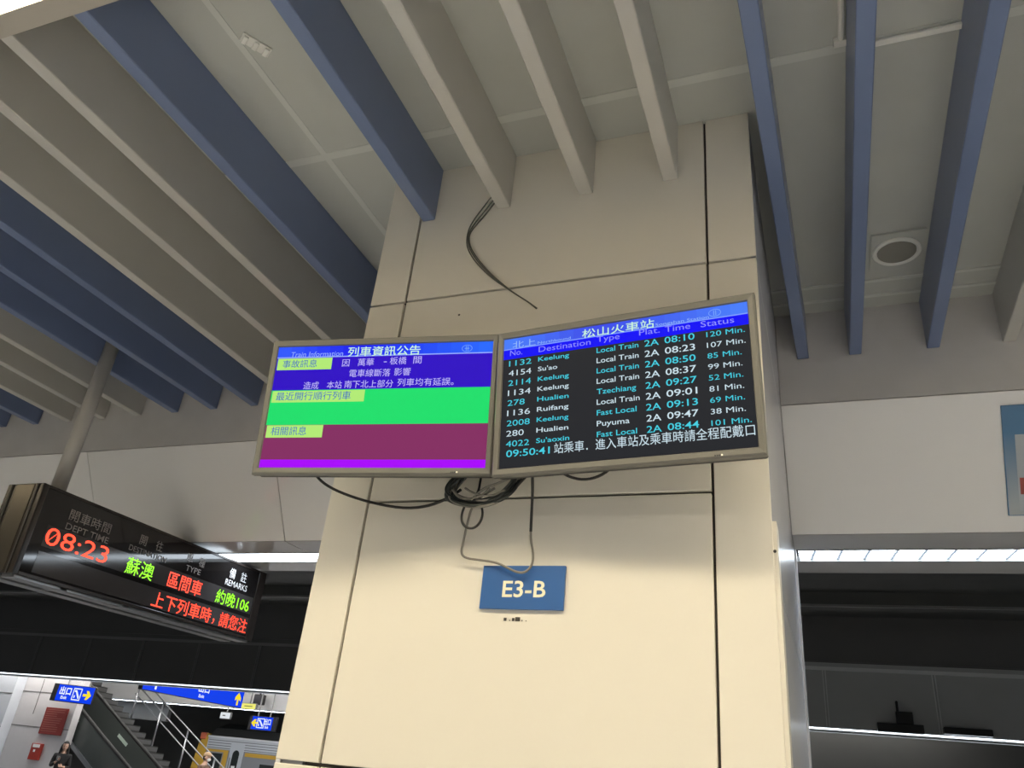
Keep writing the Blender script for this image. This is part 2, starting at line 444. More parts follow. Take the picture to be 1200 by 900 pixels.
# ceiling fittings
sp = thing('ceiling_speaker', 'round ceiling speaker with pale rim on a square plate between blue baffles', 'speaker', (.492, 3.6, 4.31))
MB().box((.372, 3.45, 4.300), (.618, 3.75, 4.3095)).build('mounting_plate', M_CEIL, sp, True)
m = MB(); N = 40
prof = [(.113, 4.300), (.113, 4.291), (.104, 4.286), (.093, 4.289), (.090, 4.300)]
for k in range(N):
    a = 2 * math.pi * k / N
    m.v += [Vector((.492 + r * math.cos(a), 3.6 + r * math.sin(a), z)) for r, z in prof]
for k in range(N):
    for j in range(4):
        m.f.append([k * 5 + j, k * 5 + j + 1, ((k + 1) % N) * 5 + j + 1, ((k + 1) % N) * 5 + j]); m.mi.append(0)
m.build('rim', M_FITTING, sp, True, True)
MB().prism([(.492 + .09 * math.cos(2 * math.pi * k / N), 3.6 + .09 * math.sin(2 * math.pi * k / N)) for k in range(N)], 'z', 4.293, 4.30).build('grille', mat('speaker_mesh', (.25, .24, .21), .7, noise=.4, scale=300), sp, True)

bk = thing('ceiling_bracket', 'small pale perforated bracket on the ceiling between two blue baffles', 'bracket', (-1.97, 1.63, 4.31))
M0 = Matrix.Translation((-1.975, 1.628, 4.300)) @ Matrix.Rotation(math.radians(58), 4, 'Z')
bk.matrix_basis = M0
MB().box((-.062, -.026, 0), (.062, .026, .008), .002).build('plate', M_FITTING, bk)
for dx in (-.045, 0, .045):
    MB().box((dx - .010, -.022, -.010), (dx + .010, .022, 0), .003).build('tab', M_FITTING, bk)
tag(MB().tube([(.232, 1.2, 4.297), (.232, 2.235, 4.297)], .011).box((.205, 2.215, 4.286), (.262, 2.247, 4.3095), .003).build('conduit', M_FITTING),
    'short pale conduit on the ceiling left of a blue baffle at the top edge', 'conduit')
tag(MB().box((.345, 2.255, 4.286), (.655, 2.280, 4.2995), .003).build('ceiling_rail', M_FITTING), 'pale rail on the ceiling between two blue baffles at the top right', 'rail')

# ------------------------------------------------------------------ the two wall screens
def axes(yaw, tilt, roll):
    ex = Vector((math.cos(yaw), math.sin(yaw), 0)); n0 = Vector((math.sin(yaw), -math.cos(yaw), 0)); ez = Vector((0, 0, 1))
    ey = ez * math.cos(tilt) + n0 * math.sin(tilt)
    e1 = ex * math.cos(roll) + ey * math.sin(roll); e2 = -ex * math.sin(roll) + ey * math.cos(roll)
    return e1, e2, e1.cross(e2)


def frame_matrix(C, ax):
    a, b, c = ax
    return Matrix(((a.x, b.x, c.x, C[0]), (a.y, b.y, c.y, C[1]), (a.z, b.z, c.z, C[2]), (0, 0, 0, 1)))


SW, SH = .849, .849 * 9 / 16
OW, OH = .897, .531
X3, Y3 = (1, 0, 0), (0, 1, 0)


def U(u, v, z=0.0):
    return Vector(((u - .5) * SW, (.5 - v) * SH, z))


def screen_shell(name, label, C, ax, led_u):
    t = thing(name, label, 'screen', frame_matrix(C, ax), 'train information screens')
    MB().box((-OW / 2 + .004, -OH / 2 + .004, -.062), (OW / 2 - .004, OH / 2 - .004, -.002), .008).build('casing', M_CASE, t)
    MB().box((-.25, -.17, -.082), (.25, .17, -.061), .008).build('rear_cover', M_CASE, t)
    m = MB(); a, b = SW / 2, SH / 2; A, B = OW / 2, OH / 2; q = .006
    out = [(-A, -B), (A, -B), (A, B), (-A, B)]
    loops = [[(x, y, -.022) for x, y in out], [(x, y, .002) for x, y in out],
             [(x - math.copysign(q, x), y - math.copysign(q, y), .008) for x, y in out],
             [(math.copysign(a + .003, x), math.copysign(b + .003, y), .006) for x, y in out],
             [(math.copysign(a, x), math.copysign(b, y), -.001) for x, y in out]]
    for l in loops: m.v += [Vector(p) for p in l]
    for i in range(4):
        for k in range(4):
            m.f.append([i * 4 + k, i * 4 + (k + 1) % 4, (i + 1) * 4 + (k + 1) % 4, (i + 1) * 4 + k]); m.mi.append(0)
    m.build('bezel', M_BEZEL, t)
    lx = (led_u - .5) * SW
    MB().box((lx - .0025, -OH / 2 + .007, .006), (lx + .0025, -OH / 2 + .012, .0095)).build('power_light', glow('power_glow', (255, 244, 214), 1.2), t)
    k = MB()
    for j in range(3): k.box((lx - .022 + j * .006, -OH / 2 + .007, .006), (lx - .0185 + j * .006, -OH / 2 + .011, .009))
    k.build('button', M_BLACK, t)
    # arm and plate fixing it to the pillar
    cw = t.matrix_basis @ Vector((0, 0, -.08))
    MB().bar(cw, (cw.x, 2.488, cw.z), .10, .10).box((cw.x - .14, 2.487, cw.z - .12), (cw.x + .14, 2.4995, cw.z + .12), .003).build('mount_arm', M_BLACK, t, True)
    return t


# left: train information
sl = screen_shell('information_screen', 'left wall screen showing blue, green and maroon message bands', (-1.468, 2.219, 2.919), axes(.175, .122, .021), .885)
SCOL = [glow('screen_blue_light', (22, 82, 250)), glow('screen_blue_deep', (24, 40, 238)), glow('screen_indigo', (46, 4, 196)), glow('screen_green', (28, 222, 108)),
        glow('screen_maroon', (132, 46, 98)), glow('screen_violet', (168, 0, 250)), glow('screen_lime', (178, 234, 118)), glow('screen_line', (150, 172, 255))]
m = MB()
def band(m, u0, v0, u1, v1, c, z=0.0):
    m.cur = c; m.flat((0, 0, z), X3, Y3, [tuple(U(u0, v1).xy), tuple(U(u1, v1).xy), tuple(U(u1, v0).xy), tuple(U(u0, v0).xy)])
# header blends from light to deep blue and back to light
HB = 16
hm = []
for i in range(HB):
    u = (i + .5) / HB
    k = abs(u - .38) / .38 if u < .38 else (u - .38) / .62
    k = max(0, min(1, k)) ** .8
    c0, c1 = (20, 24, 236), (38, 108, 255) if u > .38 else (48, 92, 252)
    hm.append(glow('header_blue_%d' % i, tuple(int(p + (q - p) * k) for p, q in zip(c0, c1))))
for i in range(HB): band(m, i / HB, 0, (i + 1) / HB, .088, len(SCOL) + i)
band(m, 0, .088, 1, .097, 7)
band(m, 0, .097, 1, .373, 2); band(m, 0, .373, 1, .660, 3); band(m, 0, .660, 1, .938, 4); band(m, 0, .938, 1, 1, 5)
scr = m.build('screen', SCOL + hm, sl)
m = MB()
for u1, v0, v1 in ((.268, .101, .200), (.441, .379, .475), (.270, .663, .763)): band(m, .006, v0, u1, v1, 0, .0006)
m.build('heading_tab', SCOL[6], scr)
class Lines:
    """gathers strings of one colour; each becomes a mesh of its own"""
    def __init__(self): self.l = []
    def build(self, name, m, parent):
        for x in self.l: x.build(name, m, parent)


def tx(L, s, u, v, size, wd=None, **k):
    L.l.append(MB().text(s, U(u, v, .0012), X3, Y3, size, None if wd is None else wd * SW, **k))
m = Lines(); tx(m, 'Train Information', .066, .089, .030, .25, shear=.1)
m.build('screen_text', glow('text_pale_blue', (150, 176, 250)), scr)
m = Lines(); tx(m, '列車資訊公告', .338, .089, .042, .338, bold=.008)
m.build('screen_text', glow('text_pale_green', (206, 246, 214)), scr)
m = Lines(); tx(m, '事故訊息', .032, .175, .034, .166); tx(m, '最近開行順行列車', .026, .452, .036, .352); tx(m, '相關訊息', .029, .738, .036, .166)
m.build('screen_text', glow('text_blue', (44, 92, 190)), scr)
m = Lines()
for s, u, v, wd in (('因', .318, .176, .034), ('萬華', .392, .174, .074), ('-', .512, .165, .014), ('板橋', .540, .168, .076), ('間', .648, .165, .037),
                    ('電車線斷落', .358, .266, .190), ('影響', .566, .262, .074), ('造成', .149, .362, .072), ('本站', .260, .360, .070), ('南下北上部分', .342, .358, .225),
                    ('列車均有延誤。', .586, .350, .252)):
    tx(m, s, u, v, .033, wd)
m.build('screen_text', glow('text_pale_violet', (196, 186, 250)), scr)
m = MB(); c = U(.886, .054, .0012)
m.ring(c, X3, Y3, .020, .0145, .0022)
m.flat(c, X3, Y3, [(-.009, -.0015), (.009, -.0015), (.009, .0015), (-.009, .0015)]).flat(c, X3, Y3, [(-.0045, -.010), (-.002, -.010), (-.002, .010), (-.0045, .010)]).flat(c, X3, Y3, [(.002, -.010), (.0045, -.010), (.0045, .010), (.002, .010)])
m.build('emblem', glow('emblem_pale', (120, 164, 250)), scr)

# right: departures
sr = screen_shell('departure_screen', 'right wall screen listing northbound trains in white and cyan on black', (-.565, 2.228, 2.911), axes(-.076, .123, .0075), .876)
m = MB(); hm = []
for i in range(HB):
    u = (i + .5) / HB
    k = abs(u - .42) / .42 if u < .42 else (u - .42) / .58
    hm.append(glow('board_header_blue_%d' % i, tuple(int(p + (q - p) * k) for p, q in zip((58, 74, 232), (72, 128, 252)))))
for i in range(HB): band(m, i / HB, 0, (i + 1) / HB, .080, 3 + i)
band(m, 0, .080, 1, .088, 1); band(m, 0, .088, 1, .164, 0); band(m, 0, .164, 1, 1, 2)
scr = m.build('screen', [glow('screen_blue_pure', (4, 0, 246)), glow('screen_pale_line', (128, 158, 255)), glow('screen_black', (36, 38, 43))] + hm, sr)
m = Lines(); tx(m, 'No.', .030, .138, .030, .056); tx(m, 'Destination', .160, .142, .030, .226); tx(m, 'Type', .412, .132, .030, .095); tx(m, 'Plat.', .586, .130, .030, .082); tx(m, 'Time', .688, .134, .030, .098); tx(m, 'Status', .825, .138, .030, .124)
m.build('screen_text', glow('text_lilac', (140, 140, 255)), scr)
m = Lines(); tx(m, '北上', .040, .077, .030, .105); tx(m, 'Northbound', .155, .076, .014, .145); tx(m, 'Songshan Station', .652, .079, .015, .205)
m.build('screen_text', glow('text_sky', (150, 186, 246)), scr)
m = Lines(); tx(m, '松山火車站', .350, .079, .035, .297, bold=.004)
m.build('screen_text', glow('text_pale_green', (206, 246, 214)), scr)
TR = [('1132', 'Keelung', 'Local Train', '08:10', '120 Min.'), ('4154', "Su'ao", 'Local Train', '08:23', '107 Min.'), ('2114', 'Keelung', 'Local Train', '08:50', '85 Min.'),
      ('1134', 'Keelung', 'Local Train', '08:37', '99 Min.'), ('278', 'Hualien', 'Tzechiang', '09:27', '52 Min.'), ('1136', 'Ruifang', 'Local Train', '09:01', '81 Min.'),
      ('2008', 'Keelung', 'Fast Local', '09:13', '69 Min.'), ('280', 'Hualien', 'Puyuma', '09:47', '38 Min.'), ('4022', "Su'aoxin", 'Fast Local', '08:44', '101 Min.')]
mc, mw = Lines(), Lines()
CH = .0255
for i, (a, b, c, d, e) in enumerate(TR):
    m = mc if i % 2 == 0 else mw
    v = .219 + i * .0775
    tx(m, a, .027, v + .004, .030, .025 * len(a) + .002)
    tx(m, b, .159, v - .004, .0235, .0182 * len(b) + (.008 if "'" not in b else -.006), bold=.008)
    tx(m, c, .411, v - .003, .0265, {'Local Train': .171, 'Tzechiang': .158, 'Fast Local': .158, 'Puyuma': .130}[c], bold=.006)
    tx(m, '2A', .606, v + .001, .032, .057, bold=.004)
    tx(m, d, .685, v - .002, .032, .115, bold=.006)
    tx(m, e, .844, v - .003, .0255, .0172 * len(e) + .003)
tx(mc, '09:50:41', .030, .918, .034, .188, bold=.008)
tx(mw, '站乘車．進入車站及乘車時請全程配戴口', .236, .918, .040, .757)
mc.build('screen_text', glow('text_cyan', (70, 206, 226)), scr)
mw.build('screen_text', glow('text_white', (204, 224, 234)), scr)
m = MB(); c = U(.880, .046, .0012)
m.ring(c, X3, Y3, .020, .0135, .0022).flat(c, X3, Y3, [(-.0045, -.009), (-.002, -.009), (-.002, .009), (-.0045, .009)]).flat(c, X3, Y3, [(.002, -.009), (.0045, -.009), (.0045, .009), (.002, .009)])
m.build('emblem', glow('emblem_pale', (120, 164, 250)), scr)

# ------------------------------------------------------------------ pillar sign and marks
sg = thing('wall_sign', 'blue rectangular sign on the cream pillar reading E3-B in cream', 'sign', (-.938, 2.495, 2.249))
MB().box((-1.0875, 2.488, 2.2495), (-.7895, 2.4995, 2.396), .002).build('plate', M_SIGNBLUE, sg, True)
MB().text('E3-B', (-1.008, 2.4874, 2.290), (1, 0, .006), (0, 0, 1), .0765, .154, bold=.016).build('lettering', M_SIGNTEXT, sg, True)
m = MB()
for x, wd, h in ((-.998, .010, .010), (-.978, .003, .004), (-.968, .008, .010), (-.957, .012, .013), (-.946, .006, .013), (-.934, .003, .004), (-.920, .003, .003)):
    m.box((x, 2.4985, 2.213), (x + wd, 2.4998, 2.213 + h))
tag(m.build('sticker_remnant', M_CORE), 'torn dark sticker remnant on the pillar just below the blue sign', 'sticker')


# ------------------------------------------------------------------ cables
def ray_to_Y(x, y, Y):
    d = fw + cr * ((x - 600) / 919.63) - cu * ((y - 450) / 919.63)
    return EYE + d * (Y / d.y)


def path(pts, Y):
    return [ray_to_Y(p[0], p[1], p[2] if len(p) > 2 else Y) for p in pts]


tb = thing('cable_bundle', 'three thin dark cables looping from a white baffle down the upper pillar', 'cable', ray_to_Y(547, 290, 2.48))
for k in (0, .55, 1):
    pts = [(579 + k * 2, 227 + k * 9), (568 + k * 4, 241 + k * 7), (552 + k * 4, 262 + k * 4), (547 + k * 2, 276), (547 + k * 4, 290), (556 + k * 4, 306 - k * 2), (575 + k * 2, 325 - k * 2), (600, 342), (618, 353), (628, 360 - k)]
    p = path(pts, 2.487 - .004 * k)
    p[-1].y = 2.499
    MB().tube(p, .0030, 8, 2).build('cable_strand', mat('olive_cable', (.10, .10, .08), .5), tb, True, True)

# sagging cable to the left screen
tag(MB().tube(path([(366, 552, 2.30), (378, 566, 2.33), (398, 577, 2.38), (430, 588, 2.46), (470, 596, 2.47), (500, 594, 2.46), (525, 584, 2.44), (540, 574, 2.42)], 2.4), .0055, 8, 2).build('power_cable', M_CABLE, smooth=True),
    'black cable sagging under the left screen across the pillar edge', 'cable')
tag(MB().tube(path([(655, 550, 2.36), (664, 558, 2.38), (684, 563, 2.40), (704, 558, 2.38), (719, 546, 2.35)], 2.4), .005, 8, 2).build('power_cable', M_CABLE, smooth=True),
    'short black cable drooping under the middle of the right screen', 'cable')
# coiled bundle
cb = thing('cable_coil', 'thick coiled bundle of dark and grey cables between both screens', 'cable', ray_to_Y(565, 578, 2.42))
random.seed(4)
coil = [(544, 556), (534, 566), (527, 576), (530, 584), (546, 590), (566, 591), (585, 585), (599, 574), (607, 560), (607, 552)]
for k in range(18):
    dx, dy = random.uniform(-6, 5.5), random.uniform(-5, 4)
    p = path([(a + dx * (1 if i < 6 else .8), b + dy * (1 if b > 565 else .3), 2.40 + random.uniform(-.018, .03)) for i, (a, b) in enumerate(coil)], 2.42)
    MB().tube(p, .0048, 8, 2).build('cable_strand', M_CABLEGREY if k in (2, 7, 12) else mat('dark_green_cable', (.018, .022, .019), .4), cb, True, True)
for pts in ([(530, 574), (538, 584), (552, 585), (566, 580), (574, 572)], [(545, 572), (556, 579), (575, 582), (592, 574)], [(552, 586), (566, 572), (584, 566), (600, 560)]):
    MB().tube(path(pts, 2.385), .004, 8, 2).build('cable_strand', M_CABLEGREY, cb, True, True)
tag(MB().tube(path([(545, 592), (541, 602), (541, 612), (547, 619), (556, 619), (563, 612), (566, 602), (564, 592)], 2.41), .0045, 8, 2).build('cable_loop', M_CABLE, smooth=True),
    'small black cable loop hanging below the coiled bundle', 'cable')
tag(MB().tube(path([(565, 553, 2.43), (563, 563, 2.42), (561, 575, 2.40), (556, 583, 2.40)], 2.4), .0045, 8, 2).build('power_cable', M_CABLE, smooth=True),
    'short black cable dropping from the left screen corner into the coil', 'cable')
tag(MB().tube(path([(620, 555, 2.35), (612, 563, 2.38), (603, 573, 2.40)], 2.4), .0045, 8, 2).build('power_cable', M_CABLE, smooth=True),
    'short black cable slanting from the right screen corner into the coil', 'cable')
gc = thing('grey_cable', 'long grey cord looping from the coil down over the blue sign', 'cable', ray_to_Y(600, 650, 2.46))
MB().tube(path([(580, 572, 2.40), (562, 583, 2.40), (552, 596, 2.43), (548, 612, 2.45), (543, 635, 2.47), (540, 648, 2.475), (545, 654, 2.475), (560, 656, 2.475), (582, 659, 2.475), (594, 665, 2.47), (606, 671, 2.47), (616, 671, 2.47), (624, 662, 2.475), (625, 648, 2.475), (622, 634, 2.47), (622, 622, 2.47)], 2.46), .0042, 8, 2).build('cord', M_CABLEGREY, gc, True, True)
s = MB().tube(path([(622, 623, 2.47), (623, 600, 2.45), (624, 580, 2.42), (624, 552, 2.36)], 2.4), .0052, 8, 2).build('plug_lead', M_CABLE, gc, True, True)
s['label'] = 'black upper length of the cord'

# ------------------------------------------------------------------ hanging departure board
BX, BT = -4.25, .30
BY0, BY1, BZ0, BZ1 = 3.144, 5.329, 2.545, 3.081
bd = thing('departure_board', 'long dark LED departure board hanging across the platform on a grey pole', 'sign', (BX - BT / 2, (BY0 + BY1) / 2, BZ0))
bd.rotation_mode = 'XYZ'
tilt = math.radians(.8)
Mb = Matrix.Translation((BX - BT / 2, (BY0 + BY1) / 2, BZ0)) @ Matrix.Rotation(tilt, 4, 'X')
bd.matrix_basis = Mb
HL, HT, HH = (BY1 - BY0) / 2, BT / 2, BZ1 - BZ0
MB().box((-HT + .01, -HL + .012, .012), (HT - .012, HL - .012, HH - .002), .004).build('casing', M_BOARD, bd)
m = MB()      # front frame
m.box((HT - .02, -HL, 0), (HT, -HL + .035, HH), .003).box((HT - .02, HL - .085, 0), (HT, HL, HH), .003)
m.box((HT - .02, -HL + .035, HH - .018), (HT, HL - .085, HH), .003).box((HT - .02, -HL + .035, 0), (HT, HL - .085, .022), .003)
m.build('frame', M_BOARD, bd)
MB().box((HT - .016, -HL + .035, .022), (HT - .006, HL - .085, HH - .018)).build('front_panel', M_BOARDFACE, bd)
yy = lambda y: y - (BY0 + BY1) / 2
zz = lambda z: z - BZ0
MB().box((HT - .006, yy(3.26), zz(2.735)), (HT - .0045, yy(5.235), zz(2.862)), 0).build('display_row', M_LEDBAND, bd)
MB().box((HT - .006, yy(3.26), zz(2.580)), (HT - .0045, yy(5.235), zz(2.705)), 0).build('display_row', M_LEDBAND, bd)
EXb, EYb = (0, 1, 0), (0, 0, 1)
def bt(m, s, y, z, size, wd=None, **k): m.l.append(MB().text(s, (HT - .0035, yy(y), zz(z)), EXb, EYb, size, wd, **k))
m = Lines(); bt(m, '開車時間', 3.376, 2.936, .074, .325, bold=.004); bt(m, 'DEPT TIME', 3.375, 2.872, .056, .335, bold=.004)
bt(m, '開', 3.955, 2.948, .074, .062); bt(m, '往', 4.105, 2.948, .074, .062); bt(m, 'DESTINATION', 3.885, 2.885, .052, .345)
bt(m, '車', 4.415, 2.950, .074, .062); bt(m, '種', 4.545, 2.950, .074, .062); bt(m, 'TYPE', 4.43, 2.886, .056, .155)
m.build('lettering', M_BOARDTEXT, bd)
m = Lines(); bt(m, '備', 4.893, 2.953, .082, .068); bt(m, '註', 5.030, 2.953, .082, .068); bt(m, 'REMARKS', 4.868, 2.888, .064, .262, bold=.004)
m.build('lettering', M_WHITETEXT, bd)  # whiter than the other headings, lamp light on it put into the colour
LRED = mat('led_red', (.1, .01, .01), .4, emit=(1.6, .085, .035), strength=1.7)
LGRN = mat('led_green', (.02, .1, .01), .4, emit=(.36, 1.25, .015), strength=1.4)
m = Lines(); bt(m, '08:23', 3.268, 2.752, .148, .475, bold=-.004)
m.l[0].bar((HT - .0032, yy(3.290), zz(2.772)), (HT - .0032, yy(3.345), zz(2.838)), .001, .012, (1, 0, 0))
bt(m, '區間車', 4.296, 2.748, .118, .345); bt(m, '上下列車時', 4.205, 2.594, .112, .600); bt(m, '，', 4.83, 2.600, .112); bt(m, '請您注', 4.905, 2.594, .112, .325)
m.build('led_text', LRED, bd)
m = Lines(); bt(m, '蘇澳', 3.905, 2.748, .118, .245); bt(m, '約晚106', 4.806, 2.748, .112, .395, bold=.002)
m.build('led_text', LGRN, bd)
m = MB()      # end cap facing the platform
m.box((-HT, -HL - .004, 0), (HT, -HL + .012, HH), .004).build('end_cap', M_BOARD, bd)
m = MB().box((-HT + .075, -HL - .008, .01), (HT - .075, -HL - .003, HH - .006), .002)
m.build('end_plate', mat('dark_bronze_sheet', (.10, .088, .07), .22, metal=.6), bd)
MB().box((-HT + .038, -HL - .010, 0), (-HT + .052, -HL - .003, HH - .004)).box((HT - .052, -HL - .010, 0), (HT - .038, -HL - .003, HH - .004)).build('end_trim', M_BLACK, bd)
MB().box((-HT + .03, -HL - .0065, .03), (-HT + .075, -HL - .0035, .065)).build('warning_sticker', mat('yellow_sticker', (.55, .45, .06), .5), bd)
m = MB().box((-HT + .02, -HL + .03, -.016), (-HT + .12, HL - .03, .006), .003).box((HT - .12, -HL + .03, -.016), (HT - .02, HL - .03, .006), .003)
for k in range(4):
    y = -HL + .35 + k * .5
    m.box((-HT + .02, y, -.012), (HT - .02, y + .05, .006))
m.build('bottom_rail', M_ALU, bd)
MB().box((-HT + .01, HL - .014, .01), (HT - .01, HL, HH - .01), .004).build('end_cap', M_BOARD, bd)
MB().box((-.08, yy(3.30), HH - .004), (.08, yy(3.46), HH + .012), .003).box((-.05, yy(5.04), HH - .004), (.05, yy(5.14), HH + .012), .003).build('top_bracket', M_BOARD, bd)
PXc, PYc = -4.43, 3.366
MB().tube([(PXc, PYc, 3.075), (PXc, PYc, 4.309)], .047, 20).build('pole', M_POLE, bd, True, True)
MB().tube([(PXc, PYc, 3.08), (PXc, PYc, 3.10)], .07, 20).build('pole_flange', M_POLE, bd, True, True)

# ------------------------------------------------------------------ poster on the sloped cladding, right edge
sl_d = Vector((0, .385, -.610)).normalized()           # down the slope
sl_n = Vector((0, -.610, -.385)).normalized()
po = thing('framed_poster', 'blue bordered poster on the sloped white cladding at the right frame edge', 'poster')
Mp = Matrix(((1, 0, -sl_n.x, .922), (0, -sl_d.y, sl_n.y, 4.154), (0, -sl_d.z, sl_n.z, 3.669), (0, 0, 0, 1)))
Mp = Matrix(((1, 0, 0, .922), (0, -sl_d.y, sl_n.y, 4.154), (0, -sl_d.z, sl_n.z, 3.669), (0, 0, 0, 1)))
po.matrix_basis = Mp
MB().box((0, -.565, .001), (.62, 0, .012), .002).build('board', mat('poster_blue', (.075, .20, .36), .4), po)
m = MB()
def poster_fade():
    mm = bpy.data.materials.new('poster_print'); mm.use_nodes = True; nt = mm.node_tree; b = nt.nodes['Principled BSDF']
    tc = nt.nodes.new('ShaderNodeTexCoord'); sp_ = nt.nodes.new('ShaderNodeSeparateXYZ'); rp = nt.nodes.new('ShaderNodeValToRGB'); mp = nt.nodes.new('ShaderNodeMapRange')
    mp.inputs['From Min'].default_value = -.565; mp.inputs['From Max'].default_value = 0
    nt.links.new(tc.outputs['Object'], sp_.inputs[0]); nt.links.new(sp_.outputs['Y'], mp.inputs['Value']); nt.links.new(mp.outputs[0], rp.inputs[0]); nt.links.new(rp.outputs[0], b.inputs['Base Color'])
    rp.color_ramp.elements[0].position = .05; rp.color_ramp.elements[0].color = (.40, .44, .46, 1)
    rp.color_ramp.elements[1].position = .75; rp.color_ramp.elements[1].color = (.07, .20, .38, 1)
    b.inputs['Roughness'].default_value = .4
    return mm
MB().box((.004, -.561, .012), (.616, -.004, .0128)).build('print', poster_fade(), po)
MB().box((.052, -.540, .0128), (.568, -.15, .0136)).build('picture', mat('poster_pale', (.42, .46, .50), .4), po)
MB().box((.060, -.455, .0136), (.30, -.37, .0142)).build('red_panel', mat('poster_red', (.36, .06, .05), .4), po)
MB().box((.075, -.52, .0136), (.25, -.46, .0142)).build('pale_panel', mat('poster_pink', (.55, .40, .38), .4), po)

# ------------------------------------------------------------------ far platform
# dark fitting hanging in front of the far lamp line
def px(x, y, Y): return ray_to_Y(x, y, Y)
a, b = px(1027, 842, 15.3), px(1082, 862, 15.3)
m = MB(); z0 = b.z
fx = thing('hanging_fitting', 'black fitting with a raised block in front of the right far lamp line', 'fitting', ((a.x + b.x) / 2, 15.3, z0))
MB().box((a.x, 15.22, z0 + .02), (b.x + .02, 15.38, z0 + .15), .01).build('housing', M_BLACK, fx, True)
MB().box((a.x + .30, 15.24, z0 + .15), (a.x + .55, 15.36, z0 + .34), .01).build('raised_block', M_BLACK, fx, True)
MB().tube([((a.x + b.x) / 2, 15.34, z0 + .30), ((a.x + b.x) / 2, 15.34, z0 + .5), ((a.x + b.x) / 2, 15.449, z0 + .5)], .02).build('bracket', M_BLACK, fx, True)
a, b = px(1106, 855, 15.3), px(1164, 863, 15.3)
tag(MB().box((a.x, 15.24, b.z - .01), (b.x, 15.449, b.z + .09), .01).build('low_housing', M_BLACK), 'flat black housing covering the far lamp line near the right frame edge', 'housing')

# white column with red boards
co = struct(MB().box((-21.15, 17.3, 0), (-19.02, 17.52, 4.31)).build('pillar_far', M_COLWHITE))
m = MB()
for z in (.9, 1.98, 2.85): m.box((-21.15, 17.293, z), (-19.02, 17.301, z + .02))
for x in (-20.5, ): m.box((x, 17.293, 2.3), (x + .02, 17.301, 3.2))
m.build('joint', M_FASCIA, co)
ext = struct(MB().box((-27, 17.0, 0), (-21.16, 17.9, 4.31)).build('wall_far_left', M_COLGREY))
m = MB()
for z in (.9, 1.9, 2.75): m.box((-27, 16.993, z), (-21.16, 17.001, z + .02))
for x in (-22.6, -24.2): m.box((x, 16.993, 0), (x + .02, 17.001, 4.31))
m.build('joint', M_FASCIA, ext)
a, b = px(57, 829, 17.27), px(70, 863, 17.27)
nb = thing('notice_board', 'tall dark red notice board on the white far column', 'notice', (-19.6, 17.28, 1.83))
MB().box((-20.02, 17.255, 1.835), (-19.20, 17.29, 2.50), .01).build('board', M_RED, nb, True)
m = MB()
random.seed(2)
for k in range(11):
    z = 2.44 - k * .053; m.box((-19.96, 17.251, z), (-19.96 + random.uniform(.4, .68), 17.255, z + .014))
m.build('printed_lines', M_REDTEXT, nb, True)
eb = thing('red_box', 'small red box with white label low on the white far column', 'box', (-19.87, 17.28, 1.2))
MB().box((-20.06, 17.22, 1.20), (-19.69, 17.299, 1.60), .015).build('body', mat('signal_red', (.42, .045, .03), .4), eb, True)
MB().box((-20.0, 17.213, 1.50), (-19.75, 17.22, 1.58)).build('white_label', M_WHITETEXT, eb, True)
MB().box((-19.93, 17.213, 1.39), (-19.87, 17.22, 1.45)).build('white_spot', M_WHITETEXT, eb, True)

SBLUE = glow('lit_sign_blue', (4, 62, 236)); SWHITE = glow('lit_sign_white', (236, 244, 255)); SYEL = glow('lit_sign_yellow', (250, 222, 40))


def arrow(m, o, ex, ey, L, ang=0):
    c, s = math.cos(ang), math.sin(ang)
    pts = [(-L / 2, -.11 * L), (0, -.11 * L), (-.16 * L, -.38 * L), (.12 * L, -.38 * L), (.52 * L, 0), (.12 * L, .38 * L), (-.16 * L, .38 * L), (0, .11 * L), (-L / 2, .11 * L)]
    m.flat(o, ex, ey, [(p[0] * c - p[1] * s, p[0] * s + p[1] * c) for p in pts])


def icon(m, o, ex, ey, S):
    q = S / 2; t = S * .09
    for poly in ([(-q, -q), (q, -q), (q, -q + t), (-q, -q + t)], [(-q, q - t), (q, q - t), (q, q), (-q, q)], [(-q, -q), (-q + t, -q), (-q + t, q), (-q, q)], [(q - t, -q), (q, -q), (q, q), (q - t, q)],
                 [(-.34 * S, .34 * S), (-.1 * S, .34 * S), (.34 * S, -.18 * S), (.34 * S, -.34 * S), (.22 * S, -.34 * S), (-.18 * S, .18 * S), (-.34 * S, .18 * S)],
                 [(-.3 * S, -.3 * S), (-.16 * S, -.3 * S), (-.16 * S, -.1 * S), (-.3 * S, -.1 * S)]):
        m.flat(o, ex, ey, poly)


